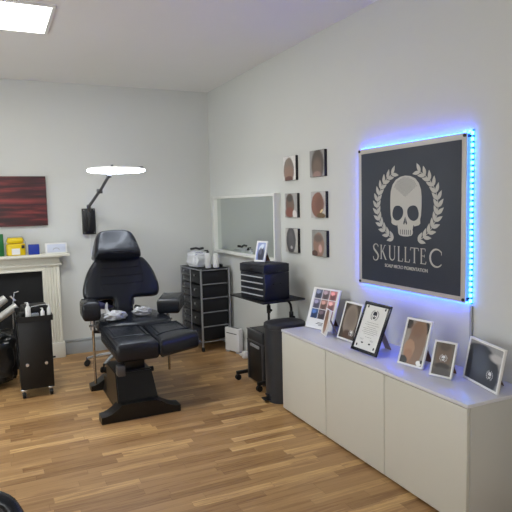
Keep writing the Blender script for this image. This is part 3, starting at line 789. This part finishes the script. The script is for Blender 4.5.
# certificate
t, T, W = frame('certificate_frame', 'black framed white certificate with a wreath emblem on the sideboard', 'certificate', (2.01, 2.9), (2.016, 2.653), .40, .318, .02, mat('black_frame_gloss', (20, 22, 32), .25), M['paper'], M['woodl'])
TT = T @ Matrix.Translation((W/2, .24, -.0028))
b = nb(); wreath(b, TT, .0003, 9, .125); skull(b, TT, .13, .0003)
for k, (wd, y) in enumerate(((.1, .19), (.13, .176), (.08, .162), (.14, .15), (.12, .139), (.14, .128), (.1, .117), (.05, .098))):
    hh_ = .0016
    # rows of small word marks
    x = W/2-wd/2
    while x < W/2+wd/2:
        l = random.uniform(.005, .014); poly(b, [(x, y), (x+l, y), (x+l, y+hh_), (x, y+hh_)], T @ Matrix.Translation((0, 0, -.0028)), .0003); x += l+.003
for sx in (.07, .165):
    pts = [(sx+.004*k-.015, .08+.006*math.sin(k*1.9)) for k in range(9)]
    for p, q in zip(pts, pts[1:]): poly(b, [(p[0], p[1]), (q[0], q[1]), (q[0], q[1]+.0015), (p[0], p[1]+.0015)], T @ Matrix.Translation((0, 0, -.0028)), .0003)
tx = obj('certificate_text', b, M['darkink'], t)
b = nb()
for x, y in ((.042, .288), (W-.042, .288), (.042, .04), (W-.042, .04)):
    poly(b, ell(x, y, .007, .009, 10), T @ Matrix.Translation((0, 0, -.0028)), .0003)
for x in (.085, .155): poly(b, ell(x, .06, .011, .005, 12), T @ Matrix.Translation((0, 0, -.0028)), .0003)
obj('corner_ornament', b, M['darkink'], t)
b = nb(); skull_holes(b, TT @ Matrix.Translation((0, 0, .0004)), .13, .0002, False); obj('emblem_eyes', b, M['paper'], tx)
pm = photo_mat('brown_head_profile', (150, 142, 134), [(.1, .9, .16, .12, 0, (52, 46, 44), .2), (.86, .85, .14, .14, 0, (30, 28, 30), .15), (.55, .45, .38, .62, -12, (134, 106, 86), .08), (.5, .8, .3, .2, 0, (128, 96, 74), .4), (.3, .34, .24, .22, 0, (168, 130, 102), .12), (.3, .2, .2, .14, 0, (160, 118, 90), .3), (.12, .06, .2, .1, 0, (50, 46, 46), .2), (.85, .06, .12, .06, 0, (235, 235, 235), .2), (.95, .1, .05, .05, 0, (20, 20, 20), .2)])
t, T, W = frame('framed_photo', 'white framed photo of a brown head in profile, right of the certificate', 'frame', (2.058, 2.508), (2.086, 2.333), .34, .268, .011, wf, pm, M['wood'], group=G)
pm = photo_mat('grey_brown_nape_photo', (108, 100, 92), [(.5, .62, .4, .42, 0, (116, 98, 86), .1), (.5, .9, .3, .15, 0, (92, 80, 72), .4), (.5, .28, .42, .1, 0, (62, 56, 54), .3), (.5, .1, .5, .14, 0, (84, 80, 78), .3)])
t, T, W = frame('framed_photo', 'smallest white photo frame, showing a nape with round emblem', 'frame', (2.054, 2.247), (2.093, 2.126), .36, .19, .010, wf, pm, M['wood'], group=G)
mini_logo(t, T, W/2, .1, .075, M['paper'], M['ink'])
pm = photo_mat('dark_grey_crown_photo', (158, 158, 158), [(.25, .85, .3, .1, 10, (70, 70, 70), .3), (.45, .35, .52, .6, 20, (66, 70, 76), .08), (.4, .5, .3, .34, 20, (88, 94, 102), .5), (.08, .3, .08, .5, 0, (48, 48, 50), .3), (.85, .75, .2, .1, 0, (190, 188, 186), .4)])
t, T, W = frame('framed_photo', 'white framed photo of a dark grey crown, nearest end of sideboard', 'frame', (2.185, 2.14), (2.108, 1.852), .20, .218, .011, wf, pm, M['wood'], group=G)
mini_logo(t, T, W*.72, .07, .09, M['paper'], M['ink'])

# ------------------------------------------------------------------ white wall heater + adapter
t = thing('panel_heater', 'small white slim heater standing on the floor by drawer cart', 'heater', (2.235, 5.33, 0), math.radians(18))
b = nb(); box2(b, (-.035, -.11, .015), (.03, .11, .26), .012, 3); obj('body', b, M['wplastic'], t)
b = nb()
for k in range(3): box2(b, (.008-.012*k, -.08, .2585), (.014-.012*k, .08, .2612))
box2(b, (-.0362, -.08, .2), (-.0345, .08, .208))
obj('vent_slot', b, M['ink'], t)
b = nb(); box2(b, (-.03, -.1, 0), (.02, -.06, .02)); box2(b, (-.03, .06, 0), (.02, .1, .02)); obj('foot', b, M['gplastic'], t)
t = thing('power_adapter', 'white plug adapter and tangled white cable on floor beside heater', 'adapter', (2.24, 5.06, 0))
obj('plug_block', box2(nb(), (-.03, -.03, 0), (.03, .03, .07), .008), M['wplastic'], t)
b = nb(); tube(b, [(.04*math.cos(a*1.3)+.01*a/6, .06*math.sin(a)+.03, .008+.01*(a % 3)) for a in [k*.4 for k in range(32)]], .005, 8); obj('cable', b, M['wplastic'], t)
b = nb(); tube(b, [(.05, 0, .3), (.06, .0, .15), (.04, 0, .05)], .005, 8); obj('cord_rise', b, M['ink'], t)

# ------------------------------------------------------------------ bins
t = thing('box_bin', 'black rectangular bin with silver trim beneath the rolling stand', 'bin', (1.985, 4.125, 0))
obj('body', box2(nb(), (0, 0, .02), (.215, .29, .36), .008), M['black'], t)
b = nb(); box2(b, (-.006, -.006, .372), (.22, .296, .465), .006); hd = obj('head', b, mat('bin_head_grey', (52, 54, 58), .4), t)
obj('top_inlay', box2(nb(), (.015, .015, .465), (.2, .275, .469)), M['black'], hd)
b = nb(); box2(b, (-.01, -.008, .36), (.222, .298, .373), .003); box2(b, (-.01, -.01, .455), (-.002, .3, .467), .002)
for y in (-.008, .276): box2(b, (-.008, y, .02), (.012, y+.02, .36), .003)
obj('silver_trim', b, M['metalb'], t)
b = nb(); box2(b, (-.012, .06, .32), (0, .23, .345), .004); obj('pull', b, M['gplastic'], t)
t = thing('pedal_bin', 'tall graphite oval pedal bin at the end of white sideboard', 'bin', (2.04, 3.835, 0))
b = nb(); pr_ = [(1.0, .0), (1.01, .03), (1.02, .3), (1.04, .575)]
N_ = 40; rings = []
def supe(a, rx, ry, e=.72): return (rx*math.copysign(abs(math.cos(a))**e, math.cos(a)), ry*math.copysign(abs(math.sin(a))**e, math.sin(a)))
RX, RY = .152, .118
for s_, z_ in pr_: rings.append([b.verts.new((*supe(2*PI*k/N_, RX*s_, RY*s_), z_)) for k in range(N_)])
for a_, c_ in zip(rings, rings[1:]):
    for k in range(N_): b.faces.new((a_[k], a_[(k+1) % N_], c_[(k+1) % N_], c_[k]))
b.faces.new(rings[0][::-1]); b.faces.new(rings[-1]); obj('body', b, M['bin'], t)
b = nb(); rings = []
for s_, z_ in ((1.06, .577), (1.07, .59), (1.05, .612), (.95, .622), (.5, .628)): rings.append([b.verts.new((*supe(2*PI*k/N_, RX*s_, RY*s_), z_)) for k in range(N_)])
for a_, c_ in zip(rings, rings[1:]):
    for k in range(N_): b.faces.new((a_[k], a_[(k+1) % N_], c_[(k+1) % N_], c_[k]))
b.faces.new(rings[0][::-1]); b.faces.new(rings[-1]); obj('lid', b, M['binl'], t)
b = nb(); box2(b, (-.2, -.035, .02), (-.14, .035, .032), .004); box2(b, (-.17, -.03, .05), (-.14, .03, .06), .004); obj('pedal', b, M['rubber'], t)

# ------------------------------------------------------------------ sideboard
SX, SY0, SY1, SH = XR-.421, 1.831, 3.631, .61
t = thing('sideboard', 'long glossy white sideboard with three handleless doors along right wall', 'cabinet', (SX, SY0, 0))
obj('carcass', box2(nb(), (.02, .004, .02), (.42, 1.8, .592)), M['cabs'], t)
obj('plinth', box2(nb(), (.05, .02, 0), (.4, 1.78, .02)), M['blackm'], t)
obj('top', box2(nb(), (-.002, -.002, .593), (.42, 1.802, .61), .0015), M['cabt'], t)
obj('side_panel', box2(nb(), (.019, -.001, .012), (.42, .016, .592), .001), M['cabs'], t)
for k in range(3):
    obj('door', box2(nb(), (0, .003+.6*k, .016), (.018, .597+.6*k, .589), .002), M['cabf'], t)

# ------------------------------------------------------------------ six canvases
specs = [
 ('B', 3.76, 1.84, 'top right of the six small head photos on right wall', (150, 148, 146), [(.55, .45, .42, .6, 0, (84, 74, 66), .15), (.5, .3, .3, .4, 0, (112, 94, 82), .4), (.5, .06, .28, .14, 0, (150, 120, 110), .3)]),
 ('A', 4.20, 1.832, 'top left of the six small head photos on right wall', (226, 224, 220), [(.45, .42, .42, .52, 0, (134, 122, 112), .08), (.45, .3, .38, .3, 0, (150, 122, 106), .4), (.45, .05, .34, .12, 0, (110, 76, 66), .2)]),
 ('D', 3.748, 1.523, 'middle right head photo, reddish profile, on right wall', (188, 184, 182), [(.45, .5, .42, .48, -15, (134, 92, 78), .08), (.6, .5, .3, .3, 0, (122, 84, 70), .4), (.72, .26, .12, .05, 30, (226, 200, 150), .2), (.7, .08, .3, .1, 0, (110, 88, 60), .2)]),
 ('C', 4.183, 1.521, 'middle left head photo, brown profile, on right wall', (168, 166, 162), [(.42, .5, .34, .5, 5, (112, 90, 78), .08), (.4, .8, .26, .15, 0, (74, 66, 60), .4), (.4, .2, .36, .22, 0, (128, 80, 66), .25), (.8, .12, .16, .2, 30, (222, 218, 214), .2)]),
 ('F', 3.743, 1.223, 'bottom right head photo, pale pink profile, on right wall', (154, 154, 150), [(.48, .42, .38, .5, 0, (150, 120, 106), .08), (.45, .7, .3, .15, 0, (112, 98, 90), .4), (.58, .3, .12, .16, 0, (206, 168, 158), .3), (.2, .1, .2, .12, 0, (80, 54, 48), .2)]),
 ('E', 4.183, 1.226, 'bottom left head photo, dark grey crown, on right wall', (186, 182, 176), [(.46, .5, .38, .56, 0, (78, 76, 78), .1), (.46, .5, .2, .4, 0, (96, 94, 96), .4), (.5, .2, .09, .07, 0, (190, 186, 184), .3)]),
]
for nm, yc, zc, lab, bg, bl in specs:
    t = thing('head_picture', lab, 'picture', (XR, yc, zc), 0, 'small head photo canvases on the right wall')
    obj('canvas_block', box2(nb(), (-.024, -.119, -.101), (0, .095, .101), .0015), mat('canvas_edge_black', (26, 24, 28), .6), t)
    obj('print', quad_uv(axes((-.0248, .094, -.1), (0, -1, 0), (0, 0, 1), (-1, 0, 0)), .212, .2), photo_mat('head_print_'+nm.lower(), bg, bl, .45), t)

# ------------------------------------------------------------------ illuminated sign
SGX = XR-.038
sy0, sy1, sz0, sz1 = 2.226, 3.188, .982, 1.888
t = thing('illuminated_sign', 'large slate grey SKULLTEC wall sign with skull and wreath, silver border', 'sign', (SGX, sy1, sz0))
SW, SHh = sy1-sy0, sz1-sz0
TS = axes((0, 0, 0), (0, -1, 0), (0, 0, 1), (-1, 0, 0))       # local x to the right in the photo, y up, z out of wall
def tb(bm, a, c, bev=0):
    q = nb(); box2(q, a, c, bev)
    for v in q.verts: v.co = TS @ v.co
    me = bpy.data.meshes.new('x'); q.to_mesh(me); q.free(); bm.from_mesh(me); bpy.data.meshes.remove(me); return bm
bd = obj('backing_plate', tb(nb(), (0, 0, -.006), (SW, SHh, 0), .001), M['plate'], t)
obj('slate_face', tb(nb(), (.036, .03, 0), (SW-.034, SHh-.034, .003), .001), M['slate'], t)
for x, y in ((.014, .014), (SW-.014, .014), (.014, SHh-.014), (SW-.014, SHh-.014)):
    b = nb(); tube(b, [TS @ Vector((x, y, -.038)), TS @ Vector((x, y, .006))], .009, 14); obj('standoff_bolt', b, M['black'], t)
EC = Matrix.Translation((.482, .518, .0031))
for sd in (-1, 1): obj('laurel_branch', (lambda b: (wreath(b, TS @ EC @ Matrix.Translation((0, .005, 0)) @ Matrix.Diagonal((1.03, .9, 1, 1)), .0012, 13, 1.0, (sd,)), b)[1])(nb()), M['silver'], t)
b = nb(); skull(b, TS @ EC @ Matrix.Translation((0, .0, 0)), 1.0, .0012); sk = obj('skull_emblem', b, M['silver'], t)
b = nb(); skull_holes(b, TS @ EC @ Matrix.Translation((0, 0, .0012)), 1.0, .0008); obj('skull_cavities', b, M['slate'], sk)
b = nb()
for i in range(-12, 13):
    for j in range(0, 22):
        x = i*.0105+(.00525 if j % 2 else 0); y = .052+j*.0065
        if y < .06+abs(x)*.62: continue
        if (x/.128)**2+((y-.05)/.13)**2 > 1 and y > .06: continue
        if y > .178: continue
        r_ = .0026; poly(b, [(x-r_, y), (x, y-r_), (x+r_, y), (x, y+r_)], TS @ EC @ Matrix.Translation((0, 0, .0012)), .0004)
obj('stubble_dots', b, M['slate'], sk)

# lettering: serif capitals from strokes
def strokes(bm, T, segs):
    for (x0, y0, w0, x1, y1, w1) in segs:
        d = Vector((x1-x0, y1-y0)).normalized(); p = Vector((-d.y, d.x))
        poly(bm, [(x0-p.x*w0/2, y0-p.y*w0/2), (x1-p.x*w1/2, y1-p.y*w1/2), (x1+p.x*w1/2, y1+p.y*w1/2), (x0+p.x*w0/2, y0+p.y*w0/2)], T, .0012)
def curve(bm, T, pts, ws):
    for i in range(len(pts)-1):
        strokes(bm, T, [(*pts[i], ws[i], *pts[i+1], ws[i+1])])
TH_, TN = .1, .045      # thick and thin strokes
def glyph(ch):
    """-> (width, list of polyline strokes [(pts, widths)]) in units of cap height"""
    S_ = []
    ln = lambda *a: S_.append(([(a[0], a[1]), (a[3], a[4])], [a[2], a[5]]))
    sf = lambda x, y, w=.22: ln(x-w/2, y, .03, x+w/2, y, .03)
    if ch == 'K':
        ln(.14, 0, TH_, .14, 1, TH_); sf(.14, .015); sf(.14, .985); ln(.2, .48, TN, .6, 1, TN); ln(.3, .6, TH_, .68, 0, TH_); sf(.6, .985, .2); sf(.7, .015, .2); return .8, S_
    if ch == 'U':
        pts = [(.14, 1), (.14, .35)]+[(.42-.28*math.cos(a), .3-.28*math.sin(a)) for a in [PI*k/12 for k in range(13)]]+[(.70, .35), (.70, 1)]
        ws = [TH_, TH_]+[TH_*(1-k/12)+TN*(k/12) for k in range(13)]+[TN, TN]; S_.append((pts, ws)); sf(.14, .985); sf(.7, .985, .2); return .84, S_
    if ch == 'L':
        ln(.14, 0, TH_, .14, 1, TH_); sf(.14, .985); ln(.04, .02, TN, .55, .02, TN); ln(.56, 0, .03, .6, .2, .05); return .62, S_
    if ch == 'T':
        ln(.36, 0, TH_, .36, 1, TH_); sf(.36, .015); ln(.02, .975, TN, .7, .975, TN); ln(.03, .98, .05, .0, .8, .03); ln(.69, .98, .05, .72, .8, .03); return .74, S_
    if ch == 'E':
        ln(.14, 0, TH_, .14, 1, TH_); ln(.04, .975, TN, .52, .975, TN); ln(.04, .025, TN, .56, .025, TN); ln(.14, .52, TN, .44, .52, TN); ln(.51, .98, .05, .53, .82, .03); ln(.56, 0, .04, .6, .18, .04); ln(.44, .43, .03, .44, .61, .03); return .64, S_
    if ch == 'S':
        pts = [(.52, .82), (.50, .9), (.42, .97), (.3, .985), (.18, .95), (.1, .86), (.1, .75), (.17, .65), (.3, .55), (.43, .45), (.52, .34), (.52, .2), (.44, .08), (.3, .02), (.16, .04), (.08, .12), (.05, .24)]
        ws = [.03, .05, .05, .05, .06, .09, .1, .115, .12, .12, .11, .09, .06, .05, .05, .05, .03]; S_.append((pts, ws)); return .6, S_
    if ch == 'C':
        pts = [(.5+.44*math.cos(a), .5+.47*math.sin(a)) for a in [math.radians(42+k*276/20) for k in range(21)]]
        ws = [.045+.08*max(0, math.sin(PI*k/20)) for k in range(21)]; S_.append((pts, ws)); ln(pts[0][0], pts[0][1]+.06, .03, pts[0][0], pts[0][1]-.14, .03); return .9, S_
b = nb()
# (char, left x, baseline, height, width factor)
lay = [('S', .158, .168, .112, 1.0), ('K', .236, .182, .093, .92), ('U', .322, .182, .093, .92), ('L', .409, .182, .093, .9), ('L', .472, .182, .093, .9), ('T', .528, .182, .093, 1.08), ('E', .612, .182, .093, .92), ('C', .690, .172, .107, 1.1)]
for ch, x, y, h_, wf_ in lay:
    w_, st = glyph(ch)
    for pts, ws in st:
        T2 = TS @ Matrix.Translation((x, y, .0031))
        curve(b, T2, [(p[0]*h_*wf_, p[1]*h_) for p in pts], [q*h_ for q in ws])
obj('lettering', b, M['silver'], t)
cu = bpy.data.curves.new('tagline', 'FONT'); cu.body = 'SCALP MICRO PIGMENTATION'; cu.size = .0285; cu.align_x = 'CENTER'; cu.extrude = .0006; cu.offset = .0004
to = bpy.data.objects.new('tagline', cu); C.objects.link(to)
me = bpy.data.meshes.new_from_object(to.evaluated_get(bpy.context.evaluated_depsgraph_get())); bpy.data.objects.remove(to)
me.transform(TS @ Matrix.Translation((.482, .136, .0037))); me.materials.clear(); me.materials.append(M['silver'])
o = bpy.data.objects.new('tagline', me); C.objects.link(o); o.parent = t

# LED strips on the wall round the plate
t = thing('led_strip', 'glowing blue LED strip round the edge of the skull sign', 'light strip', (XR-.001, sy1, sz0))
b = nb()
# local: x = -distance out of wall, y = -(to the right)
def lb(bm, x0, x1, z0, z1, d=.004, o_=0): box2(bm, (-o_-d, -x1, z0), (-o_, -x0, z1)); return bm
lb(b, -.004, .002, 0, SHh, .006, .012); lb(b, 0, SW, SHh-.002, SHh+.004, .006, .012); lb(b, 0, SW, -.004, .002, .006, .012)
obj('hidden_strip', b, M['ledb'], t)
b = nb(); lb(b, SW+.004, SW+.016, -.01, SHh+.015, .003); tp = obj('tape', b, M['tape'], t)
for k in range(30):
    z = .0+k*.0308
    q = nb(); lb(q, SW+.004, SW+.016, z, z+.017, .010, .003); obj('led', q, M['led'], t)
for x in (SW-.02, SW-.055):
    q = nb(); lb(q, x, x+.014, SHh+.006, SHh+.014, .006, .0); obj('led', q, M['led'], t)
b = nb(); box2(b, (XR-.012, 2.205, .605), (XR, 2.222, .965), .003)
tag(obj('cable_cover', b, M['gplastic']), 'narrow pale cable cover running down from the sign corner', 'cable cover')

# ------------------------------------------------------------------ chair at bottom left
t = thing('side_chair', 'black padded chair back cropped by the bottom left corner of photo', 'chair', (-.18, 1.62, 0), math.radians(-14))
BT = axes((0, 0, .458), (1, 0, 0), (0, .08, 1), (0, -1, .08))
b = nb(); pad(b, [(.17, 0), (.235, .13), (.235, .24), (.165, .35), (-.165, .35), (-.235, .24), (-.235, .13), (-.17, 0)], -.02, .03, .02, BT, it=3, dome=.004)
o = obj('backrest', b, M['leather'], t)
P_ = smooth_outline([(.17, 0), (.235, .13), (.235, .24), (.165, .35), (-.165, .35), (-.235, .24), (-.235, .13), (-.17, 0)], 2)
s = nb(); pts = [BT @ Vector((p[0]*.9, .17+(p[1]-.17)*.9, .029)) for p in P_]; tube(s, pts+[pts[0]], .005, 8, False); obj('piping', s, M['black'], o)
b = nb(); pad(b, [(-.2, -.22), (.2, -.22), (.21, .2), (-.21, .2)], .42, .48, .025, Matrix.Translation((0, -.22, 0)), it=2); obj('seat', b, M['leather'], t)
for x, y in ((-.18, -.4), (.18, -.4), (-.18, -.04), (.18, -.04)):
    b = nb(); tube(b, [(x, y, 0), (x*.95, y, .43)], .012); obj('leg', b, M['chrome'], t)

# ------------------------------------------------------------------ lights
def area(name, loc, rot, sx, sy, power, col=(1, 1, 1), spread=180):
    l = bpy.data.lights.new(name, 'AREA'); l.shape = 'RECTANGLE'; l.size = sx; l.size_y = sy; l.energy = power; l.color = col; l.spread = math.radians(spread)
    o = bpy.data.objects.new(name, l); C.objects.link(o); o.location = loc; o.rotation_euler = rot; return o
area('window_daylight', (XL-.12, (WY0+WY1)/2, (WZ0+WZ1)/2), (0, -PI/2, 0), WZ1-WZ0, WY1-WY0, 36, (.93, .985, .98))
area('window_daylight_front', ((FX0+FX1)/2, YF-.12, 1.25), (PI/2, 0, 0), FX1-FX0, 1.9, 50, (.98, .99, .95))
area('panel_lamp_far', (.145, 4.165, H-.02), (0, 0, 0), .56, .56, 22, (.97, .98, .96))
wd = bpy.data.worlds.new('World'); SC.world = wd; wd.use_nodes = True
wd.node_tree.nodes['Background'].inputs[0].default_value = (.75, .85, 1, 1); wd.node_tree.nodes['Background'].inputs[1].default_value = 1.0

# ------------------------------------------------------------------ camera
f_, yaw, pitch, roll, hcam = 561.591, .44022, .091744, -.0233168, 1.537077
cy, sy_, cp, sp_ = math.cos(yaw), math.sin(yaw), math.cos(pitch), math.sin(pitch)
F = Vector((sy_*cp, cy*cp, -sp_)); Rr = Vector((cy, -sy_, 0)); U = Rr.cross(F)
cr, sr = math.cos(roll), math.sin(roll)
R2 = Rr*cr+U*sr; U2 = -Rr*sr+U*cr
cd = bpy.data.cameras.new('camera'); cam = bpy.data.objects.new('camera', cd); C.objects.link(cam)
m = Matrix.Identity(4)
for k in range(3): m[k][0] = R2[k]; m[k][1] = U2[k]; m[k][2] = -F[k]
m[0][3], m[1][3], m[2][3] = 0, 0, hcam
cam.matrix_world = m
cd.sensor_width = 36; cd.sensor_fit = 'HORIZONTAL'; cd.lens = 36*f_/512; cd.clip_start = .05
SC.camera = cam
vs = SC.view_settings; vs.view_transform = 'Standard'; vs.look = 'None'; vs.exposure = .19; vs.gamma = 1; vs.use_curve_mapping = False
